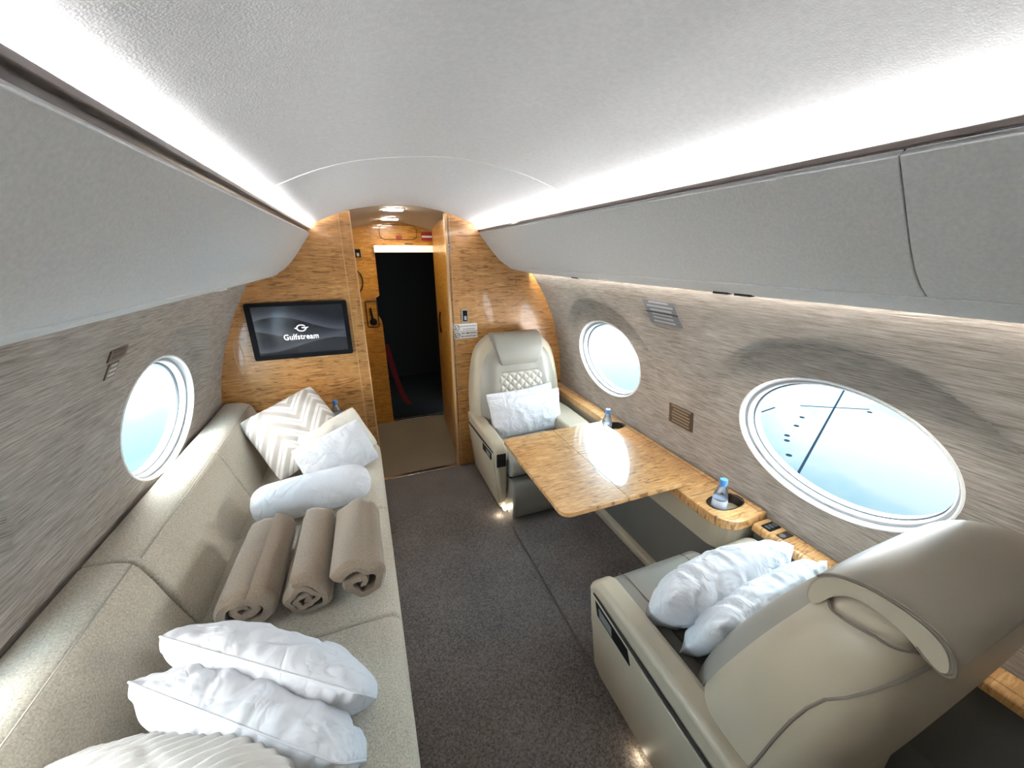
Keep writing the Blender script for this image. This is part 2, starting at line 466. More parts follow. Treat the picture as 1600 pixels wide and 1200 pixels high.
overhead('L', [(YB, YF)], ['long grey overhead bin above the beige sofa'], [1.90])

def cove(side):
    f = (lambda x, z: (x, z)) if side == 'R' else (lambda x, z: (-.238 - (x - .80) * .93, z - .008))
    t = thing('cove_valance', (*f(.84, 1.77), .0)[:1] + (0.5,) + (f(.84, 1.765)[1],),
              'dark brown glossy valance hiding the ceiling light above the %s' % ('right bins' if side == 'R' else 'left bin'), 'valance')
    MB().prism([f(*p) for p in [(.815, 1.758), (.925, 1.758), (.93, 1.764), (.812, 1.7745)]], YB, YF).build('back_strip', 'brown', t, smooth=False)
    MB().prism([f(*p) for p in [(.797, 1.7735), (.812, 1.7735), (.812, 1.783), (.797, 1.785)]], YB, YF).build('lip', 'lip', t, bevel=.002)
    MB().prism([f(*p) for p in [(.822, 1.776), (.842, 1.776), (.842, 1.7795), (.822, 1.7795)]], YB + .02, YF - .005).build('light_strip', 'led', t, smooth=False)
cove('R'); cove('L')

# ------------------------------------------------------------------ front bulkhead
def bulk_panel(side):
    if side == 'L':
        P = [(-.012, 0), (-.012, ceil_z(-.012) + .01)]
        P += [(x, ceil_z(x) + .01) for x in (-.06, -.12, -.18, -.24, -.33)]
        P += [(x, z) for x, z in WL]
        ztop = 'left'
    else:
        P = [(.574, 0), (.574, ceil_z(.574) + .01)]
        P += [(x, ceil_z(x) + .01) for x in (.62, .68, .74, .80, .92)]
        P += [(x, z) for x, z in WR]
        ztop = 'right'
    return plate('wall_front_' + ztop, P, [], YF, YF + .045, 'y', 'wood_v', kind='structure')
bulk_panel('L'); bulk_panel('R')
# edge mouldings of the doorway
MB().box(-.075, -.070, YF - .004, YF + .001, .0, 1.86).box(-.012, -.004, YF - .01, YF + .05, 0, 1.875).build('trim_2', 'wood_edge', smooth=False, kind='structure')
MB().box(.568, .585, YF - .012, YF + .03, .0, 1.875).box(.600, .604, YF - .004, YF + .001, .0, 1.87).build('trim_3', 'wood_edge', smooth=False, kind='structure')
MB().box(.586, .5885, YF - .008, YF + .03, .0, 1.86).build('trim_4', 'gap', smooth=False, kind='structure')
# carved oval recess outlines in the veneer (finger pull left, door pulls right)
def pull(x, z, w, h, nm, lab):
    pts = [(x + a, YF - .001, z + b) for a, b in ellipse(0, 0, w, h, 32)]
    MB().tube(pts, .003, 6, True).build(nm, 'wood_edge', label=lab, cat='recess')
pull(-.735, 1.03, .022, .11, 'recess_ring', 'slim oval ring inlaid in the wooden bulkhead left of the screen')

# vestibule beyond the doorway
VX0, VX1, VY = -.05, .80, 3.75
def vz(x): return 1.905 - .42 * (x - .33) ** 2
vs_ = [VX0 - .35 + (VX1 - VX0 + .4) * k / 30 for k in range(31)]
def vzy(x, y): return lerp(ceil_z(min(max(x, -.2), .9)) - .001, 1.893 - .55 * (x - .33) ** 2, (y - YF) / (VY - YF))
sheet(vs_, [YF, 2.95, 3.2, 3.5, VY + .02], vzy).build('ceiling_vestibule', 'vceil', kind='structure')
MB().box(VX0 - .4, .95, YF + .0, VY + .06, -.04, 0).build('floor_vestibule', 'carpet2', smooth=False, kind='structure')
MB().box(VX0 - .36, VX0 - .32, YF + .045, VY, 0, 1.98).build('wall_vestibule_left', 'wood_in', smooth=False, kind='structure')
MB().box(.76, .80, YF + .045, VY, 0, 1.98).build('wall_vestibule_right', 'wood_in', smooth=False, kind='structure')
DX0, DX1, DZ = .158, .765, 1.70
outer = [(-.37, 0), (DX0, 0), (DX0 - .002, 1.0), (DX0 - .006, 1.04), (DX0 - .030, 1.09), (DX0 - .034, 1.25), (DX0 - .002, 1.27), (DX0, DZ), (DX1, DZ), (DX1 + .1, DZ), (DX1 + .1, 1.93)]
outer += [(x, vz(x) + .06) for x in (.7, .6, .5, .4, .3, .2, .1, 0, -.1, -.2, -.37)]
plate('wall_vestibule_front', outer, [], VY, VY + .05, 'y', 'wood_in', kind='structure')
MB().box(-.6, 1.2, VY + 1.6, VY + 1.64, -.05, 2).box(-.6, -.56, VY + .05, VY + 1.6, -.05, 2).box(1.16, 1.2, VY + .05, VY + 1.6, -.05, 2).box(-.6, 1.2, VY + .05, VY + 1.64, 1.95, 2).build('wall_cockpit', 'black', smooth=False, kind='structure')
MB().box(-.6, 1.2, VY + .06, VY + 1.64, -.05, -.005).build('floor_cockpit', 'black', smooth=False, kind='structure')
# shadowy bits of the cockpit
rs = MB().rings([[(lerp(.155, .34, s_) + w, VY + .35 + .02 * s_, .70 * (1 - s_) ** 1.7 + .03) for w in (0, .055)] + [(lerp(.155, .34, s_) + w, VY + .37 + .02 * s_, .70 * (1 - s_) ** 1.7 + .03) for w in (.055, 0)] for s_ in [k / 14 for k in range(15)]])
rs.build('seat_strap', 'redst', label='dark red curved strap hanging in the black cockpit doorway', cat='strap')
# lit bar on top of the dark doorway
MB().box(DX0 - .005, DX1, VY - .05, VY - .012, DZ - .055, DZ + .003).build('light_bar', 'bar', bevel=.004, label='long glowing cream bar across the top of the cockpit doorway', cat='light')
t = thing('escape_hatch', (.375, VY - .002, 1.75), 'rounded wooden hatch panel above the glowing bar in the vestibule', 'hatch')
plate('hatch_panel', rrect(.215, .535, 1.755, 1.873, .04), [], VY - .008, VY, 'y', 'wood_in', t, bevel=.003)
MB().tube([(a, VY - .008, b) for a, b in rrect(.215, .535, 1.755, 1.873, .04)], .002, 6, True).build('hatch_joint', 'gap', t)
MB().box(.352, .402, VY - .014, VY - .006, 1.758, 1.785).build('red_pull_label', 'red', t, bevel=.002)
t = thing('exit_sign', (.62, VY - .01, 1.74), 'small dark red sign with a white stripe at the right of the vestibule header', 'sign')
plate('sign_plate', rrect(.575, .68, 1.745, 1.82, .012), [], VY - .014, VY - .001, 'y', 'red', t)
MB().box(.578, .68, VY - .017, VY - .013, 1.772, 1.788).build('stripe', 'paper', t)
MB().box(.42, .49, VY - .006, VY, 1.712, 1.722).build('small_placard', 'placd', bevel=.001, label='tiny bronze placard right above the glowing bar', cat='placard')
t = thing('light_switch', (.015, VY - .01, 1.61), 'dark upright switch plate high on the vestibule wood left of the cockpit doorway', 'switch')
MB().box(-.012, .040, VY - .010, VY, 1.605, 1.672).build('plate', 'dark', t, bevel=.004)
MB().box(.006, .026, VY - .016, VY - .009, 1.612, 1.64).build('rocker', 'greyp', t, bevel=.003)
t = thing('ring_pull', (-.04, VY, 1.42), 'thin half round handle ring on the vestibule wood beside the doorway', 'handle')
MB().tube([(-.05 + .08 * math.cos(a), VY - .008, 1.402 + .105 * math.sin(a)) for a in [PI * (-.5 + k / 20) for k in range(21)]], .005, 8).build('ring', 'brown', t)
t = thing('latch_handle', (.08, VY - .01, 1.03), 'dark lever latch in a shallow square recess left of the cockpit doorway', 'latch')
MB().tube([(a, VY - .004, b) for a, b in rrect(.028, .125, .985, 1.225, .015)], .005, 6, True).build('recess_rim', 'brown', t)
MB().lathe([(.002, 0), (.030, 0), (.032, .012), (.024, .022), (.002, .024)], (0, 0, 0)).build('knob', 'dark', t, xf=lambda x, y, z: (.078 + x, VY - z, 1.035 + y))
MB().tube([(.078, VY - .02, 1.045), (.070, VY - .026, 1.10), (.064, VY - .022, 1.165)], .009, 10).build('lever', 'dark', t)
# folding door leaf standing open along the right side
t = thing('door_1', (.60, 3.17, 0), kind='structure')
def leafxf(x, y, z): return (lerp(.592, .655, (y - 2.73) / .92) + x, y, z)
prof = [(2.73, .005), (3.65, .005), (3.65, 1.80)] + [(2.99 + .66 * math.cos(a) * .5 + .33 * 1.0, 1.78 + .10 * math.sin(a)) for a in [PI * k / 12 for k in range(13)]] + [(2.73, 1.78)]
prof = [(2.73, .005), (3.65, .005), (3.65, 1.80), (3.62, 1.845), (3.5, 1.868), (3.3, 1.87), (3.0, 1.868), (2.80, 1.85), (2.74, 1.81), (2.73, 1.78)]
mb = MB(); mb.prism(prof, 0, .028, 'x'); mb.build('door_leaf', 'wood_in', t, bevel=.006, xf=leafxf)
mb = MB(); mb.tube([(-.012, 3.33, .98 + .13 * math.sin(a)) if False else (-.004 - .012 * math.cos(a), 3.33, 1.06 + .09 * math.sin(a)) for a in [PI * (-.5 + k / 10) for k in range(11)]], .007, 8); mb.build('door_handle', 'dark', t, xf=leafxf)
for hz in (1.66, 1.13, .64):
    h = MB().box(.5865, .594, YF - .014, YF - .006, hz - .03, hz + .03).build('hinge', 'steel', t, bevel=.001)
    MB().prism(ellipse(.590, hz + .014, .0035, .0035, 10), YF - .0165, YF - .013).prism(ellipse(.590, hz - .014, .0035, .0035, 10), YF - .0165, YF - .013).build('screw', 'ink', h)
# thresholds
MB().box(-.01, .572, YF - .022, YF + .020, .0, .008).build('threshold', 'steel', bevel=.003, label='polished metal threshold on the floor between cabin and vestibule', cat='threshold')
MB().box(DX0, .76, VY - .012, VY + .03, .0, .012).build('threshold', 'steel', bevel=.003, label='bright metal threshold at the black cockpit doorway', cat='threshold')
# vestibule lamps
for (lx, ly, w), lab in (((.265, 2.84, .062), 'nearer of the two small lit vestibule ceiling lights'), ((.285, 3.42, .062), 'farther small lit ceiling light in the vestibule')):
    t = thing('ceiling_light', (lx, ly, vzy(lx, ly)), lab, 'ceiling light', 'vestibule ceiling lights')
    MB().prism(rrect(lx - w - .006, lx + w + .006, ly - .046, ly + .046, .02), vzy(lx, ly) - .006, vzy(lx, ly) + .004, 'z').build('frame', 'white', t, bevel=.002)
    MB().prism(rrect(lx - w, lx + w, ly - .04, ly + .04, .018), vzy(lx, ly) - .010, vzy(lx, ly) - .004, 'z').build('diffuser', 'lamp', t)

# screen on the bulkhead
t = thing('television', (-.375, YF, 1.0), 'black flat screen on the wooden bulkhead showing a white logo', 'screen')
plate('bezel', rrect(-.652, -.094, 1.006, 1.352, .012), [rrect(-.621, -.121, 1.034, 1.331, .003, 2)], YF - .026, YF - .002, 'y', 'dark', t, bevel=.002)
sc = MB().add([(-.623, YF - .020, 1.032), (-.119, YF - .020, 1.032), (-.119, YF - .020, 1.333), (-.623, YF - .020, 1.333)], [(0, 1, 2, 3)])
so = sc.build('display', 'screen', t, smooth=False)
uv = so.data.uv_layers.new(name='UVMap')
for l in so.data.loops:
    c = so.data.vertices[l.vertex_index].co + ORG[so.name]
    uv.data[l.index].uv = ((c.x + .623) / .504, (c.z - 1.032) / .301)
def text(body, size, loc, mat, parent, name, rot=None, bold=0, track=1.0, depth=.0004, sx=1, **props):
    cu = bpy.data.curves.new('t', 'FONT'); cu.body = body; cu.size = size; cu.align_x = 'CENTER'; cu.align_y = 'CENTER'
    cu.offset = bold; cu.space_character = track; cu.extrude = depth; cu.resolution_u = 3
    o = bpy.data.objects.new('t', cu); COL.objects.link(o); dg = bpy.context.evaluated_depsgraph_get()
    me = bpy.data.meshes.new_from_object(o.evaluated_get(dg)); bpy.data.objects.remove(o); me.name = name
    mt = Matrix.Translation(Vector(loc) - (ORG[parent.name] if parent else Vector())) @ (rot or Matrix.Rotation(PI / 2, 4, 'X')) @ Matrix.Diagonal((sx, 1, 1, 1))
    me.transform(mt); me.materials.clear(); me.materials.append(M[mat])
    ob = bpy.data.objects.new(name, me); COL.objects.link(ob)
    if parent: ob.parent = parent
    ORG[ob.name] = ORG[parent.name] if parent else Vector()
    return ob
text('Gulfstream', .0485, (-.380, YF - .0215, 1.138), 'logo', so, 'wordmark', bold=.0003, track=1.05, sx=.86)
# emblem: open ring with a bar and two pointed wings
mb = MB(); ex, ez = -.372, 1.193
def arcband(a0, a1, r0, r1, n=26):
    P = []
    for k in range(n + 1):
        a = math.radians(lerp(a0, a1, k / n)); P.append((ex + r1 * 1.3 * math.cos(a), ez + r1 * math.sin(a)))
    for k in range(n, -1, -1):
        a = math.radians(lerp(a0, a1, k / n)); P.append((ex + r0 * 1.3 * math.cos(a), ez + r0 * math.sin(a)))
    n2 = len(P); m = MB()
    h = n2 // 2
    return P, [(k, k + 1, n2 - 2 - k, n2 - 1 - k) for k in range(h - 1)]
P, Fq = arcband(32, 356, .0165, .0215); mb.add([(x, YF - .0218, z) for x, z in P], Fq)
mb.add([(ex - .0275, YF - .0218, ez + .003), (ex - .040, YF - .0218, ez + .0005), (ex - .027, YF - .0218, ez - .005)], [(0, 1, 2)])
mb.add([(ex + .001, YF - .0218, ez + .0045), (ex + .042, YF - .0218, ez + .0045), (ex + .026, YF - .0218, ez - .004), (ex + .004, YF - .0218, ez - .001)], [(0, 1, 2, 3)])
mb.build('emblem', 'logo', so, smooth=False)

# switch and placards right of the doorway
t = thing('wall_switch', (.679, YF, 1.155), 'upright dark grey switch plate on the bulkhead above the white signs', 'switch')
MB().box(.657, .701, YF - .010, YF, 1.158, 1.252).build('plate', 'greyp', t, bevel=.004)
MB().box(.663, .697, YF - .013, YF - .008, 1.166, 1.244).build('insert', 'dark', t, bevel=.003)
MB().box(.672, .690, YF - .018, YF - .011, 1.175, 1.205).build('button', 'greyp', t, bevel=.003)
def nosmoke(z0, z1, lab, lines):
    t = thing('placard', (.683, YF, z0), lab, 'sign')
    MB().box(.596, .770, YF - .003, YF, z0, z1).build('plate', 'paper', t, smooth=False)
    zc = (z0 + z1) / 2; y = YF - .0045
    mb = MB().tube([(.620 + a, y, zc + b) for a, b in ellipse(0, 0, .0175, .0175, 24)], .0022, 6, True)
    mb.build('circle', 'ink', t)
    MB().tube([(.608, y, zc - .011), (.632, y, zc + .011)], .0018, 6).build('slash', 'ink', t)
    MB().tube([(.610, y, zc + .002), (.630, y, zc - .002)], .0026, 6).build('cigarette', 'greyp', t)
    if lines:
        text('NO SMOKING', .0185, (.706, YF - .0036, zc + .0115), 'ink', t, 'lettering', bold=.0004)
        text('IN LAVATORY', .0185, (.706, YF - .0036, zc - .0115), 'ink', t, 'lettering', bold=.0004)
    else:
        for k, (a, b) in enumerate(((.644, .766), (.662, .750))):
            mb = MB(); x = a
            while x < b:
                w = random.uniform(.006, .011); mb.box(x, min(x + w, b), YF - .0042, YF - .0028, zc + .008 - .021 * k - .0045, zc + .008 - .021 * k + .0045); x += w + .0025
            mb.build('fine_print', 'greyp', t, smooth=False)
nosmoke(1.0405, 1.0925, 'lower white sign reading NO SMOKING IN LAVATORY', True)
nosmoke(1.0965, 1.1475, 'upper white sign with crossed circle and faded print above the other', False)

# placards on the curved side walls
def wall_placard(side, y0, y1, z0, z1, cols, rows, lab, frame=.004, bar=None):
    sg = 1 if side == 'R' else -1
    t = thing('wall_placard', (wall_x(side, (y0 + y1) / 2, (z0 + z1) / 2), (y0 + y1) / 2, z0), lab, 'placard')
    def P(y, z, d):
        xa, xb = wall_x(side, 5, z0), wall_x(side, 5, z1)
        return (lerp(xa, xb, (z - z0) / (z1 - z0)) - sg * d, y, z)
    def slab(ya, yb, za, zb, d0, d1):
        return MB().add([P(ya, za, d0), P(yb, za, d0), P(yb, zb, d0), P(ya, zb, d0), P(ya, za, d1), P(yb, za, d1), P(yb, zb, d1), P(ya, zb, d1)],
                        [(0, 1, 2, 3), (4, 7, 6, 5), (0, 4, 5, 1), (1, 5, 6, 2), (2, 6, 7, 3), (3, 7, 4, 0)])
    slab(y0, y1, z0, z1, -.004, .004).build('plate', cols[0], t, smooth=False)
    zs = z1 - z0; pr = MB()
    for k in range(rows):
        za = z1 - zs * (k + .75) / (rows + .3); zb = z1 - zs * (k + .30) / (rows + .3)
        ln = random.uniform(.6, .85); m = (y0 + y1) / 2; h = (y1 - y0) / 2
        pr2 = slab(m - h * ln, m + h * ln, za, zb, .004, .0048); pr.add(pr2.v, pr2.f)
    pr.build('fine_print', cols[1], t, smooth=False)
    if bar:
        slab(y0, y1, bar - .003, bar + .003, .004, .006).build('divider', 'ink', t, smooth=False)
wall_placard('R', 1.287, 1.492, 1.305, 1.421, ('placg', 'placg2'), 6, 'grey printed placard in two rows high on the right wall between the windows', bar=1.362)
wall_placard('R', 1.278, 1.438, .768, .877, ('placd', 'placl'), 6, 'bronze printed placard low on the right wall behind the table')
wall_placard('L', 1.355, 1.443, 1.338, 1.370, ('placd', 'brown'), 2, 'wide dark bronze placard on the left wall before the window')
wall_placard('L', 1.371, 1.421, 1.285, 1.330, ('placd', 'greyp'), 3, 'smaller dark bronze placard under the wide one on the left wall')

# ------------------------------------------------------------------ pillows
def pillow(name, c, W, H, w, h, t, mat, label, seed=1, pinch=.10, wr=.006, fs=(9, 9), group=None, seam=False, rip=0, ripf=40, ribs=0, nu=56, nv=44, uvs=False, cat='pillow', sag=0):
    c = Vector(c); W = Vector(W).normalized(); H = Vector(H); H = (H - W * H.dot(W)).normalized(); Nn = W.cross(H)
    V = {}; vs = []; F = []
    def warp(a, n): return math.copysign(1 - (1 - abs(a)) ** n, a)
    def P(i, j, sd):
        u = warp(-1 + 2 * i / nu, 1.25); v = warp(-1 + 2 * j / nv, 1.25)
        cr = 1 - .07 * (u * v) ** 4
        x = cr * u * w / 2 * (1 - pinch * (1 - v * v) * abs(u) ** 2); y = cr * v * h / 2 * (1 - pinch * 1.3 * (1 - u * u) * abs(v) ** 2)
        th = t / 2 * max(0, (1 - abs(u) ** 2.6)) ** .55 * max(0, (1 - abs(v) ** 2.4)) ** .6
        edge = min(1, th / (t * .12) if t else 0)
        d = 0
        q = Vector((x * fs[0], y * fs[1], seed * 3.7 + sd))
        d += wr * (noise.noise(q) * 1.3 + .6 * noise.noise(q * 2.3))
        d -= wr * 1.1 * max(0, 1 - 5 * abs(noise.noise(q * 1.1 + Vector((5, 2, 9))))) 
        if rip:
            q2 = Vector((x * ripf + 2.5 * noise.noise(Vector((x * 6, y * 6, seed))), y * 5, seed + 2 * sd)); fall = .25 + .75 * (abs(v) ** 1.5)
            d += rip * noise.noise(q2) * 1.4 * fall
        if ribs: d += ribs * abs(math.sin(x * 90 + 14 * v * v))
        # puckers along the sewn edge
        pk = math.exp(-((1 - abs(v)) / .16)) * .5 * wr * math.sin(u * 38 + seed) + math.exp(-((1 - abs(u)) / .14)) * .5 * wr * math.sin(v * 26 + seed)
        off = sd * (th + (d + pk) * edge)
        p = c + W * x + H * y + Nn * off
        p.z -= sag * (1 - v * v) * (u * u)
        return p
    for sd in (1, -1):
        for i in range(nu + 1):
            for j in range(nv + 1):
                b = i in (0, nu) or j in (0, nv)
                if b and sd == -1: V[(i, j, -1)] = V[(i, j, 1)]; continue
                V[(i, j, sd)] = len(vs); vs.append(P(i, j, sd))
        for i in range(nu):
            for j in range(nv):
                f = (V[(i, j, sd)], V[(i + 1, j, sd)], V[(i + 1, j + 1, sd)], V[(i, j + 1, sd)])
                F.append(f if sd == 1 else f[::-1])
    mb = MB().add(vs, F); zmin = min(v[2] for v in mb.v)
    tt = thing(name, (c.x, c.y, zmin), label, cat, group) if seam else None
    o = mb.build('cover' if seam else name, mat, tt, sub=0, **({} if seam else dict(label=label, cat=cat, group=group)))
    for pl in o.data.polygons: pl.use_smooth = True
    if uvs:
        uv = o.data.uv_layers.new(name='UVMap'); org = ORG[o.name]
        for l in o.data.loops:
            q = o.data.vertices[l.vertex_index].co + org - c
            uv.data[l.index].uv = (q.dot(W) / w + .5, q.dot(H) / h + .5)
    if seam:
        pts = [P(i, 0, 1) for i in range(0, nu, 2)] + [P(nu, j, 1) for j in range(0, nv, 2)] + [P(i, nv, 1) for i in range(nu, 0, -2)] + [P(0, j, 1) for j in range(nv, 0, -2)]
        MB().tube(pts, .0028, 6, True).build('piping', mat, tt)
    return o

# ------------------------------------------------------------------ sofa
SEAT = .44
def sofa():
    t = thing('sofa', (-.45, 1.0, 0), 'long beige boucle sofa along the left wall under the overhead bin', 'sofa')
    MB().prism([(-.022, .012), (-.022, .30), (-.80, .30), (-.80, .012)], YB + .1, 2.44).build('base', 'sofa', t, bevel=.01)
    seats = [(-1.5, -.25), (-.25, .42), (.42, 1.075), (1.075, 1.71), (1.71, 2.44)]
    sp = [(-.004, .10), (-.003, .36), (-.006, .405), (-.020, .432), (-.055, .443), (-.30, .446), (-.60, .441), (-.72, .43), (-.72, .30), (-.09, .30), (-.06, .10)]
    for a, b in seats:
        MB().prism(sp, a + .002, b - .002).build('seat_cushion', 'sofa', t, bevel=.014, seg=4, ang=50)
    backs = [(-1.5, -.12), (-.12, .58), (.58, 1.28), (1.28, 2.005), (2.005, 2.672)]
    for k, (a, b) in enumerate(backs):
        dx = .0 if b < 1.9 else .012
        bp = [(-.635, .40), (-.655, .46), (-.69, .57), (-.716, .66), (-.735, .715), (-.752, .738), (-.79, .752), (-.855, .757), (-.872, .75), (-.878, .60), (-.86, .40)]
        bc = MB().prism([(x + (dx if x > -.8 else 0), z) for x, z in bp], a + .0015, b - .0015).build('back_cushion', 'sofa', t, bevel=.012, seg=4, ang=45)
        MB().tube([(-.744 + dx, a + .012 + (b - a - .024) * q / 12, .735) for q in range(13)], .0022, 6).build('seam', 'sseam', bc)
sofa()
# small console between sofa and bulkhead with a cup recess
t = thing('side_console', (-.5, 2.57, 0), 'small wooden console between the far sofa end and the bulkhead', 'console')
plate('top', rrect(-.86, -.165, 2.455, 2.678, [.002, .002, .002, .05]), [ellipse(-.235, 2.575, .045, .045, 28)], .585, .612, 'z', 'wood_h', t, bevel=.004)
MB().lathe([(.001, .535), (.044, .535), (.046, .60), (.050, .6135), (.045, .6135), (.043, .60), (.042, .540), (.001, .540)], (-.235, 2.575, 0)).build('cup_recess', 'brown', t)
plate('cabinet', rrect(-.84, -.18, 2.46, 2.675, .02), [], .02, .53, 'z', 'cream', t)

def bottle(loc, label, grp='water bottles'):
    t = thing('water_bottle', loc, label, 'bottle', grp)
    pr = [(.001, 0), (.026, .0), (.0295, .006), (.0295, .05), (.028, .055), (.0295, .06), (.0295, .095), (.027, .112), (.018, .138), (.0125, .150), (.0125, .162), (.001, .163)]
    MB().lathe(pr, loc).build('body', 'water', t)
    MB().lathe([(.0300, .045), (.0302, .046), (.0302, .088), (.0300, .089)], loc).build('label', 'label', t)
    MB().lathe([(.001, .154), (.0155, .154), (.0160, .158), (.0158, .178), (.0145, .182), (.001, .182)], loc).build('cap', 'bluecap', t)
bottle((-.245, 2.575, .541), 'small water bottle in the console cup holder beyond the sofa pillows')

# ------------------------------------------------------------------ right side ledge
LX = 1.475
def ledge():
    t = thing('side_ledge', (1.40, 1.6, 0), 'long maple side ledge with cup holders under the right windows', 'ledge')
    out = [(LX, .845), (1.335, .840)]
    out += [(1.335 - .09 * math.sin(a), .93 - .09 * math.cos(a)) for a in [PI / 2 * k / 8 for k in range(1, 9)]]
    out += [(1.245, 1.80)] + [(1.305 - .06 * math.cos(a), 1.80 + .07 * math.sin(a)) for a in [PI / 2 * k / 6 for k in range(1, 7)]]
    out += [(1.375, 1.90), (1.385, 1.96), (1.388, YF - .003), (LX, YF - .003)]
    h1 = ellipse(1.372, .962, .088, .050, 36, 2.4); h2 = ellipse(1.375, 1.79, .085, .048, 36, 2.4)
    plate('top', out, [h1, h2], .556, .600, 'z', 'wood_h', t, bevel=.010, seg=3)
    for cx, cy in ((1.372, .962), (1.375, 1.79)):
        MB().rings([[(x, y, z) for x, y in ellipse(cx, cy, a, b, 36, 2.4)] for a, b, z in ((.089, .051, .601), (.084, .046, .598), (.082, .045, .535), (.001, .001, .534))], True, False).build('cup_recess', 'brown', t)
    MB().tube([(1.446, .86 + .05 * k, .6003) for k in range(0, 36) if .86 + .05 * k < 1.3 or True][:36], .0012, 5).build('joint', 'seam', t)
    MB().box(1.26, 1.47, 1.045, 1.0475, .5985, .6008).build('joint', 'seam', t, smooth=False)
    sk = [(LX - .01, .860), (1.34, .856)] + [(1.34 - .085 * math.sin(a), .941 - .085 * math.cos(a)) for a in [PI / 2 * k / 8 for k in range(1, 9)]] + [(1.255, 1.81), (1.31, 1.875), (1.40, 1.93), (1.40, YF - .004), (LX - .01, YF - .004)]
    plate('skirt', sk, [], .44, .555, 'z', 'cream', t, bevel=.006)
    MB().prism([(1.30, .06), (1.30, .44), (1.44, .44), (1.40, .06)], .90, YF - .01).build('lower_panel', 'grp', t, smooth=False)
    MB().prism([(1.272, .0), (1.272, .045), (1.30, .062), (1.40, .062), (1.40, 0)], .90, YF - .01).build('kick_rail', 'cream', t, bevel=.008)
ledge()
t = thing('seat_ledge', (1.42, 0, 0), 'lower narrow maple ledge with a black switch panel beside the near seat', 'ledge')
MB().prism([(1.385, .540), (1.385, .567), (1.392, .575), (1.475, .575), (1.475, .540)], YB + .01, .838).build('top', 'wood_h', t, bevel=.004)
MB().prism([(1.402, .015), (1.402, .54), (1.463, .54), (1.37, .015)], YB + .01, .836).build('skirt', 'grp', t, bevel=.004)
MB().box(1.408, 1.462, YB + .03, .70, .5745, .5775).build('inset_panel', 'wood_h', t, bevel=.002)
sw = MB().box(1.400, 1.466, .775, .815, .574, .5785).build('switch_panel', 'dark', t, bevel=.003)
for k in range(3): MB().box(1.406 + .020 * k, 1.420 + .020 * k, .785, .805, .578, .5800).build('button', 'gask', sw, bevel=.001)
MB().box(1.405, 1.466, .725, .755, .574, .5780).build('latch', 'gap', t, bevel=.003)
MB().prism(ellipse(1.420, .740, .013, .011, 16), .577, .5800, 'z').build('latch_button', 'steel', t)
bottle((1.336, .962, .538), 'water bottle with blue cap in the ledge cup holder nearest the camera')
bottle((1.332, 1.79, .538), 'water bottle in the far cup holder behind the table corner')

# ------------------------------------------------------------------ table
t = thing('folding_table', (.98, 1.46, .56), 'glossy maple fold-out table standing out from the side ledge', 'table')
TZ = .632
plate('table_leaf', rrect(.648, .9665, 1.102, 1.815, [.001, .035, .045, .001]), [], TZ - .020, TZ, 'z', 'wood_h', t, bevel=.005, smooth=True)
plate('table_leaf', rrect(.9685, 1.305, 1.102, 1.815, [.035, .001, .001, .035]), [], TZ - .020, TZ, 'z', 'wood_h', t, bevel=.005, smooth=True)
MB().box(1.00, 1.30, 1.30, 1.62, .600, TZ - .020).build('slide_bracket', 'dark', t, bevel=.003)

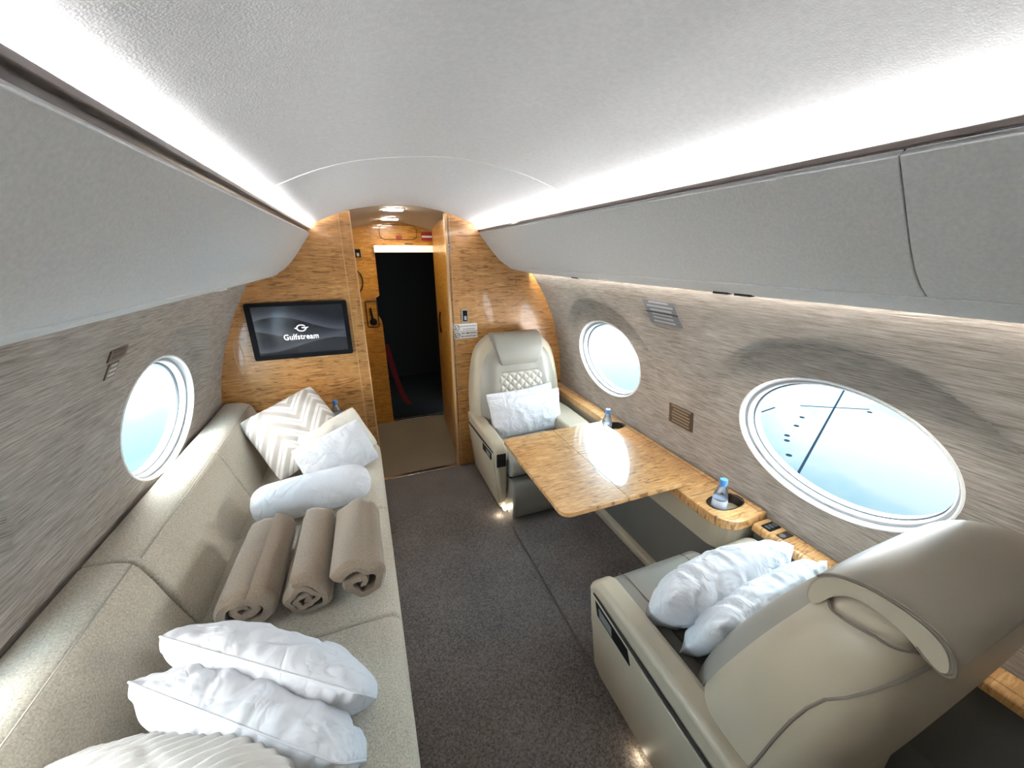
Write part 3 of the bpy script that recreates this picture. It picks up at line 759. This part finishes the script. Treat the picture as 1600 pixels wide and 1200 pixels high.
# ------------------------------------------------------------------ armchairs
def armchair(cx, y0, sy, B, label, near):
    X = lambda x, y, z: (cx + x, y0 + sy * y, z)
    t = thing('armchair', (cx, y0 + sy * .35, 0), label, 'armchair', None)
    def arm(x0, x1, yf, top, taper, nm, side):
        r = .07
        prof = [(.06, .045), (yf - .05, .045), (yf - .03, .12), (yf - .006, .32)] + [(yf - r + r * math.cos(a) , top - r + r * math.sin(a)) for a in [PI / 2 * k / 7 for k in range(8)]] + [(.30, top + .004), (.06, top - .01)]
        mb = MB(); mb.prism(prof, x0, x1, 'x')
        def xf(x, y, z):
            if abs(x - (x0 if side < 0 else x1)) < 1e-6: x += -side * taper * max(0, (top - .1 - z)) / (top - .1)
            return X(x, y, z)
        return mb.build(nm, 'cream', t, bevel=.022, seg=4, xf=xf)
    a1 = arm(-.375, -.288, .70, .53, .050, 'armrest', -1)
    a2 = arm(.170, .352, .655, .535, .0, 'armrest', 1)
    # outer side of the aisle arm: dark joint, control pocket, raised panel
    def ox(z): return -.375 + .050 * max(0, .43 - z) / .43
    S = lambda pts, d0, d1: MB().add([(ox(z) - d, y, z) for d in (d0, d1) for y, z in pts],
        [tuple(range(len(pts))), tuple(range(2 * len(pts) - 1, len(pts) - 1, -1))] + [(i, (i + 1) % len(pts), (i + 1) % len(pts) + len(pts), i + len(pts)) for i in range(len(pts))])
    S([(.10, .446), (.10, .437), (.40, .449), (.662, .470), (.664, .476)], -.003, .0012).build('joint', 'gap', a1, xf=X, smooth=False)
    S([(.668, .10), (.672, .42), (.668, .468), (.40, .444), (.10, .430), (.10, .10), (.14, .07), (.63, .07)], -.003, .0035).build('side_panel', 'cream', a1, xf=X, bevel=.003)
    S([(.645, .462), (.628, .405), (.448, .392), (.462, .448)], -.002, .0052).build('control_pocket', 'dark', a1, xf=X, bevel=.002)
    S([(.620, .450), (.612, .415), (.540, .409), (.545, .445)], .004, .0064).build('control_display', 'placg', a1, xf=X, bevel=.002)
    if not near:
        g = MB().box(-.362, -.302, .690, .702, .385, .475).build('vent_grille', 'dark', a1, xf=X, bevel=.004)
        mb = MB()
        for k in range(5): mb.box(-.358 + .012 * k, -.352 + .012 * k, .700, .7045, .39, .47)
        mb.build('louvre', 'ink', g, xf=X, smooth=False)
        MB().prism(ellipse(-.300, .052, .014, .014, 16), .655, .672, 'y').build('floor_light', 'flr', t, xf=X)
    # seam outlines on the inner face of the wall-side arm
    MB().tube([X(.1685, y, z) for y, z in [(.60, .30), (.60, .43), (.585, .468), (.55, .482), (.35, .486)]], .0018, 6).build('seam', 'seam', a2)
    # seat, leg rest
    sp = [(.10, .30), (.70, .30), (.745, .33), (.755, .38), (.74, .42), (.70, .445), (.55, .452), (.35, .444), (.10, .43)]
    s = MB().prism(sp, -.284, .168, 'x').build('seat_cushion', 'grey_l', t, bevel=.018, seg=4, xf=X, ang=25)
    for sx_ in (-.20, .09): MB().tube([X(sx_, y, z + .0006) for y, z in [(.757, .375), (.744, .421), (.702, .4465), (.62, .4505), (.55, .4535), (.45, .450), (.35, .446)]], .0016, 6).build('seam', 'seam', s)
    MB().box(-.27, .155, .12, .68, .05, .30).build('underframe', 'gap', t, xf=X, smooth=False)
    MB().prism([(.60, .012), (.735, .012), (.762, .05), (.765, .24), (.745, .278), (.60, .278)], -.278, .160, 'x').build('leg_rest', 'grey_l', t, bevel=.016, seg=4, xf=X)
    # backrest shell, lofted from rounded sections
    def sec(z, yf, yr, hx, n=48, p=3.4, z2=None):
        cy, hy = (yf + yr) / 2, abs(yf - yr) / 2
        return [(x, y, z) for x, y in ellipse(0, cy, hx, hy, n, p)]
    bx = -.01
    rows = []
    zz = [B[0][0] + (B[-1][0] - B[0][0]) * k / 22 for k in range(23)]
    def prm(z): return [interp([(b[i], b[0]) for b in B], z) for i in (1, 2, 3)]
    for z in zz:
        yf, yr, hx = [sum(v) / 3 for v in zip(prm(z - .03), prm(z), prm(z + .03))]
        if z > B[-1][0] - .05: hx *= 1 - .10 * ((z - B[-1][0] + .05) / .05) ** 2
        rows.append(sec(z, yf, yr, hx))
    yf, yr, hx = prm(B[-1][0])
    rows.append(sec(B[-1][0] + .014, lerp(yf, yr, .2), lerp(yf, yr, .8), hx * .72))
    sh = MB().rings(rows).build('back_shell', 'cream', t, xf=lambda x, y, z: X(x + bx, y, z - (.085 * (x / .28) ** 2 * sstep(.80, 1.06, z) if near and x > 0 else 0)))
    # inner cushion of the backrest
    rows = []; nseg = 20
    z0, z1 = B[0][0] + .06, B[-1][0] - .02
    for k in range(nseg + 1):
        z = lerp(z0, z1, k / nseg); yf, yr, hx = prm(z); w_ = hx - .030
        w_ *= (1 - .35 * (max(0, k - nseg + 3) / 3) ** 2)
        pts = []
        for q in range(33):
            u = -1 + q / 16; bul = .020 * (1 - abs(u) ** 5) + (.022 * math.exp(-((abs(u) - .72) / .2) ** 2))
            bul *= min(1, (nseg - k) / 2 + .2)
            shoulder = hx and (abs(u) ** 3.4) * .055
            pts.append((u * w_, yf - shoulder + bul, z))
        pts += [(p[0], p[1] - .05, p[2]) for p in reversed(pts)]
        rows.append(pts)
    bc = MB().rings(rows).build('back_cushion', 'grey_l', t, xf=lambda x, y, z: X(x + bx, y, z), sub=1)
    return t, X, prm, sh, bx

BN = [(.26, .33, .07, .31), (.45, .315, .02, .322), (.6, .28, -.02, .330), (.75, .225, -.045, .332), (.88, .172, -.065, .330), (.98, .125, -.070, .326), (1.03, .098, -.064, .318), (1.060, .072, -.048, .305), (1.070, .055, -.035, .29)]
BF = [(.26, .30, .0, .33), (.45, .27, -.03, .345), (.6, .25, -.045, .350), (.75, .225, -.05, .340), (.9, .19, -.05, .315), (.98, .17, -.05, .290), (1.03, .15, -.045, .250), (1.065, .12, -.03, .205)]
t, X, prm, sh, bx = armchair(1.022, .20, 1, BN, 'large cream leather armchair in the foreground seen from behind and above', True)
def chaikin(P, k=2):
    for _ in range(k):
        Q = []
        for a, b in zip(P, P[1:] + P[:1]): Q += [(lerp(a[0], b[0], .25), lerp(a[1], b[1], .25)), (lerp(a[0], b[0], .75), lerp(a[1], b[1], .75))]
        P = Q
    return P
hp = chaikin([(.120, 1.005), (.118, 1.050), (.090, 1.090), (.035, 1.110), (-.025, 1.110), (-.060, 1.098), (-.076, 1.076), (-.080, 1.050), (-.060, 1.045), (-.02, 1.074), (.04, 1.080), (.078, 1.056), (.102, 1.000)])
def crown(x, y, z): return X(x, y, z - (.085 * (x / .28) ** 2 if x > 0 else .012 * (x / .28) ** 4))
xs_ = [-.290 + .562 * k / 14 for k in range(15)]
hr = MB().rings([[(x, y, z) for y, z in hp] for x in xs_]).build('headrest', 'taupe_l', t, bevel=.012, seg=4, xf=crown, ang=50)
hc = sum(p[0] for p in hp) / len(hp), sum(p[1] for p in hp) / len(hp)
MB().prism([(lerp(hc[0], y, .93), lerp(hc[1], z, .93)) for y, z in hp], -.2925, -.285, 'x').build('headrest_side', 'cream', hr, xf=crown, smooth=False)
MB().tube([crown(-.291, y, z) for y, z in hp[4:34]], .0022, 8).build('headrest_seam', 'seam', hr)
def sidepath(P, d=.0035):
    out = []
    for y, z in P:
        hx = prm(z)[2]; yf, yr = prm(z)[:2]; cy, hy = (yf + yr) / 2, abs(yf - yr) / 2
        q = min(1, abs((y - cy) / hy)); hx *= (1 - q ** 3.4) ** (1 / 3.4)
        out.append(X(bx - hx - d, y, z))
    return out
def dens(P, n=8):
    o = []
    for a, b in zip(P, P[1:]):
        for k in range(n): o.append((lerp(a[0], b[0], k / n), lerp(a[1], b[1], k / n)))
    return o + [P[-1]]
MB().tube(sidepath(dens([(.12, .42), (.268, .47), (.262, .56), (.230, .68), (.195, .80), (.145, .92), (.110, .995), (.085, 1.020), (.050, 1.032), (.0, 1.042), (-.035, 1.040), (-.058, 1.030)]), .001), .0028, 6).build('seam', 'seam', sh)
MB().tube(sidepath(dens([(.12, .42), (.09, .56), (.07, .68), (.055, .76), (.040, .82), (.022, .87), (.0, .905), (-.020, .945), (-.040, .99), (-.058, 1.030)]), .001), .0028, 6).build('seam', 'seam', sh)

t, X, prm, sh, bx = armchair(1.010, 2.62, -1, BF, 'cream leather armchair with quilted back beside the bulkhead, facing the camera', False)
hp = [(.215, .875), (.225, .92), (.215, 1.00), (.190, 1.060), (.150, 1.092), (.10, 1.100), (.04, 1.09), (.04, 1.06), (.12, 1.0), (.14, .90)]
mb = MB(); mb.prism(hp, -.185, .185, 'x')
mb.build('headrest', 'grey_l', t, bevel=.020, seg=4, xf=lambda x, y, z: X(x * (1 - .22 * max(0, (1.0 - z)) / .12) + bx, y, z))
# quilted panel
mb = MB(); nx, nz = 60, 48; vs = []
for j in range(nz + 1):
    for i in range(nx + 1):
        u, v = i / nx, j / nz; x = lerp(-.182, .182, u); z = lerp(.60, .835, v)
        a = (u * 6 + v * 4.3 / 1.15) % 1; b = (u * 6 - v * 4.3 / 1.15) % 1
        d = min(min(a, 1 - a), min(b, 1 - b)); hgt = .011 * min(1, d * 3.6) ** .6
        e = min(u, 1 - u, v, 1 - v); hgt *= min(1, e * 14)
        vs.append((x, prm(z)[0] + .016 + hgt, z))
mb.add(vs, [(j * (nx + 1) + i, j * (nx + 1) + i + 1, (j + 1) * (nx + 1) + i + 1, (j + 1) * (nx + 1) + i) for j in range(nz) for i in range(nx)])
qp = mb.build('quilted_panel', 'quilt', t, xf=lambda x, y, z: X(x + bx, y, z), label='diamond quilted back panel')
MB().tube([X(x + bx, prm(z)[0] + .018, z) for x, z in rrect(-.185, .185, .597, .838, .012)], .003, 6, True).build('border', 'seam', qp)

# glow of the little lamps under the seats
def point(name, loc, e, col=(1, .85, .6), r=.01):
    l = bpy.data.lights.new(name, 'POINT'); l.energy = e; l.color = col; l.shadow_soft_size = r
    o = bpy.data.objects.new(name, l); COL.objects.link(o); o.location = loc; return o
point('floor_glow', (.665, 1.95, .028), .04); point('floor_glow', (.690, .59, .028), .05)

# ------------------------------------------------------------------ pillows and blankets
pillow('pillow', (.985, 2.235, .565), (1, .02, .03), (0, .27, .96), .57, .31, .15, 'cotton', 'front white pillow on the armchair beside the bulkhead', 3, wr=.004, rip=.004, seam=False)
pillow('pillow', (.975, 2.30, .585), (1, .0, .06), (0, .27, .96), .53, .31, .10, 'cotton', 'rear white pillow half hidden behind another on the far armchair', 4, wr=.004)
pillow('pillow', (1.005, .665, .575), (1, -.03, .07), (-.02, -.42, .90), .53, .26, .185, 'cotton', 'fat wrinkled white pillow standing on the near armchair, nearer the table', 5, wr=.004, rip=.014, ripf=30, nu=120, nv=70, pinch=.03)
pillow('pillow', (1.03, .560, .575), (1, .06, .05), (-.02, -.40, .90), .53, .27, .13, 'cotton', 'white pillow squeezed against the backrest of the near armchair', 6, wr=.004, rip=.013, ripf=30, nu=120, nv=70, pinch=.03)

pillow('cushion', (-.445, 2.325, .655), (.345, .15, .12), (-.176, .33, .30), .45, .46, .13, 'chevron', 'cushion with raised chevron pattern leaning in the far sofa corner', 7, wr=.004, uvs=True, cat='cushion', pinch=.05)
pillow('cushion', (-.245, 2.235, .580), (.37, .16, .11), (-.09, .16, .24), .41, .29, .09, 'cotton2', 'ivory cushion between the chevron cushion and the white pillow', 8, wr=.004, cat='cushion', pinch=.05)
pillow('pillow', (-.235, 2.125, .555), (.37, .14, .085), (-.08, .11, .22), .40, .28, .11, 'cotton', 'small white pillow leaning on the ivory cushion at the far sofa end', 9, wr=.004, pinch=.05)
# white bolster
def bolster():
    R = []; n = 40; L = .52; c = Vector((-.325, 1.80, .537)); ax = Vector((1, .13, 0)).normalized(); s_ = Vector((-ax.y, ax.x, 0)); up = Vector((0, 0, 1))
    m = 60
    for k in range(m + 1):
        u = -1 + 2 * k / m; r = .098 * max(0, 1 - abs(u) ** 6) ** .5 + .003
        uu = u * L / 2; ring = []
        for q in range(n):
            a = 2 * PI * q / n
            rr = r * (1 + .05 * noise.noise(Vector((uu * 8, math.cos(a) * 1.3, math.sin(a) * 1.3)))) + .004 * math.sin(a * 11) * abs(u) ** 8
            z = rr * math.sin(a) * .95; z = max(z, -.088)
            ring.append(c + ax * uu + s_ * rr * math.cos(a) + up * z)
        R.append(ring)
    MB().rings(R).build('bolster', 'cotton', label='white rolled bolster pillow lying across the sofa seat', cat='pillow')
bolster()
pillow('pillow', (-.335, .908, .550), (.475, -.26, -.11), (.15, -.60, .78), .56, .30, .18, 'cotton', 'plump white pillow leaning on its neighbour, beside the rolled blankets', 11, wr=.008, fs=(9, 9), seam=True, nu=100, nv=70, pinch=.03, rip=.002, ripf=14)
pillow('pillow', (-.362, .790, .545), (.47, -.31, -.08), (.15, -.60, .78), .56, .30, .18, 'cotton', 'white pillow between the plump white one and the ribbed cushion', 12, wr=.009, fs=(9, 9), seam=True, nu=100, nv=70, pinch=.03, rip=.002, ripf=14)
pillow('cushion', (-.485, .700, .575), (.55, -.16, -.04), (.10, -.60, .70), .56, .36, .16, 'stripe', 'ribbed greige cushion at the bottom edge of the photo on the sofa', 13, wr=.004, ribs=.009, nu=140, nv=60, cat='cushion', pinch=.05)

# rolled blankets
def blanket(cx, y0, y1, rx, rz, turns, th, seed, label, skew=0, ph=0, wob=.08, yr=0.0):
    """a strip rolled up: the spiral section swept along the sofa"""
    n = int(turns * 34); inner = []; outer = []
    def rad(a): return 1 - (1 - .16) * (a / (2 * PI * turns))
    sect = lambda y: None
    secs = []
    ys = [y0 + (y1 - y0) * k / 26 for k in range(27)]
    for yi, y in enumerate(ys):
        e = min(1, (y1 - y) / .035, (y - y0) / .02 + .72); e = e ** .5
        o = []; i_ = []
        for k in range(n + 1):
            a = 2 * PI * turns * k / n; r = rad(a)
            wv = wob * noise.noise(Vector((math.cos(a + ph) * 1.6, math.sin(a + ph) * 1.6, seed + y * 1.5 + r * 3)))
            wv *= 1 + 1.5 * (1 - r)
            R_ = r * (1 + wv)
            tt = th / ((rx + rz) / 2)
            for lst, rr in ((o, R_), (i_, R_ - tt)):
                x = cx + skew * (y - y0) + rx * e * rr * math.cos(-a + ph); z = SEAT + .006 + rz + rz * e * rr * math.sin(-a + ph)
                if z < SEAT + .007: z = SEAT + .007 + .15 * (z - SEAT - .007) * 0
                if lst is i_: z = max(z, SEAT + .012)
                lst.append((x, y + yr * (1 - r) + .006 * noise.noise(Vector((x * 20, z * 20, seed))), z))
        secs.append(o + i_[::-1])
    mb = MB(); m = len(secs[0]); mb.rings(secs, True, False)
    h = m // 2
    base = 0
    for s0 in (0, (len(secs) - 1) * m):
        mb.add([], [tuple(v - len(mb.v) for v in (s0 + k, s0 + k + 1, s0 + m - 2 - k, s0 + m - 1 - k)) for k in range(h - 1)])
    mb.f = [f for f in mb.f]
    return mb.build('rolled_blanket', 'fleece', label=label, cat='blanket', group='rolled blankets on the sofa')
blanket(-.480, 1.150, 1.60, .108, .092, 2.3, .026, 1.0, 'leftmost rolled taupe blanket, lying against the sofa back', .02, 1.2, yr=.03, wob=.10)
blanket(-.298, 1.150, 1.585, .090, .085, 2.6, .020, 4.0, 'middle of the three rolled taupe blankets', .02, 1.9, wob=.22)
blanket(-.121, 1.140, 1.57, .104, .092, 1.7, .026, 8.0, 'rolled taupe blanket nearest the aisle with an open end fold', .0, 2.6, wob=.22)

# ------------------------------------------------------------------ outside: wings
def wing(sg, x0, lab):
    t = thing('airplane_wing', (sg * 6 + .3, 2, -.5), lab, 'wing')
    f = lambda x, y, z: (sg * x + (.58 if sg < 0 else 0), y, z)
    z0 = lambda x: -.42 + .03 * (x - 2)
    mb = MB()
    prof = [(-2.0, -.10), (-1.0, 0), (14.2, 0), (15.0, -.05), (15.0, -.12), (-2.0, -.14)]
    secs = [[(x, y + .45 * (x - 1.9), z0(x) + z) for y, z in prof] for x in (1.72, 4, 8, 13)]
    mb.rings(secs).build('skin', 'wing', t, xf=f, smooth=False)
    def strip(a, b, w=.022):
        a = Vector(a); b = Vector(b); d = (b - a).normalized(); n_ = Vector((-d.y, d.x)) * w / 2
        P = [a + n_, b + n_, b - n_, a - n_]
        return MB().add([(p.x, p.y, z0(p.x) + .002) for p in P] + [(p.x, p.y, z0(p.x) - .01) for p in P], [(0, 1, 2, 3), (4, 7, 6, 5), (0, 4, 5, 1), (1, 5, 6, 2), (2, 6, 7, 3), (3, 7, 4, 0)])
    for a, b in (((7.4, 3.5), (3.6, 1.9)), ((5.0, 3.1), (4.5, 3.05)), ((5.35, 3.0), (6.0, 2.55)), ((7.0, 5.2), (3.0, 3.6)), ((6.2, 2.05), (6.2, 2.2))):
        strip(a, b).build('panel_joint', 'wline', t, xf=f, smooth=False)
    for a in ((4.36, 2.5), (4.24, 2.42), (3.95, 2.2), (5.0, 2.75), (3.92, 2.45), (4.7, 2.62), (5.9, 2.5)):
        MB().prism(ellipse(a[0], a[1], .028, .028, 10), z0(a[0]) - .01, z0(a[0]) + .003, 'z').build('fastener', 'wline', t, xf=f)
wing(1, 1.7, 'pale blue white airplane wing seen through the right windows')
wing(-1, 1.7, 'white airplane wing seen through the left window')

# ------------------------------------------------------------------ sky
w = bpy.data.worlds.new('sky'); SC.world = w; w.use_nodes = True; nt = w.node_tree
bg = nt.nodes['Background']
tc = N(nt, 'ShaderNodeTexCoord'); mp = N(nt, 'ShaderNodeMapping'); mp.inputs['Scale'].default_value = (1.1, 1.1, 2.4)
nt.links.new(tc.outputs['Generated'], mp.inputs['Vector'])
f = noise_tex(nt, mp.outputs['Vector'], 2.1, 6, .55, .3)
c = ramp(nt, f, [(.44, (.42, .68, .85)), (.54, (1.0, .965, .92))])
nt.links.new(c, bg.inputs['Color']); bg.inputs['Strength'].default_value = 6.0

# ------------------------------------------------------------------ camera
yaw, pitch, roll, Fpx = 0.371511383, 0.328945042, -0.003023939, 590.66
fw = Vector((math.sin(yaw) * math.cos(pitch), math.cos(yaw) * math.cos(pitch), -math.sin(pitch)))
rt = Vector((math.cos(yaw), -math.sin(yaw), 0)); up = rt.cross(fw)
r2 = rt * math.cos(roll) + up * math.sin(roll); u2 = -rt * math.sin(roll) + up * math.cos(roll)
cam = bpy.data.cameras.new('camera'); co = bpy.data.objects.new('camera', cam); COL.objects.link(co)
cam.sensor_width = 36; cam.sensor_fit = 'HORIZONTAL'; cam.lens = 36 * Fpx / 1600; cam.clip_start = .01; cam.clip_end = 200
mw = Matrix((( r2.x, u2.x, -fw.x, 0), (r2.y, u2.y, -fw.y, 0), (r2.z, u2.z, -fw.z, 1.62), (0, 0, 0, 1)))
co.matrix_world = mw
SC.camera = co

vs = SC.view_settings
vs.view_transform = 'Standard'; vs.look = 'None'; vs.gamma = 1; vs.use_curve_mapping = False; vs.exposure = 1.88
SC.cycles.max_bounces = 10; SC.cycles.diffuse_bounces = 6; SC.cycles.transparent_max_bounces = 12; SC.cycles.sample_clamp_indirect = 6
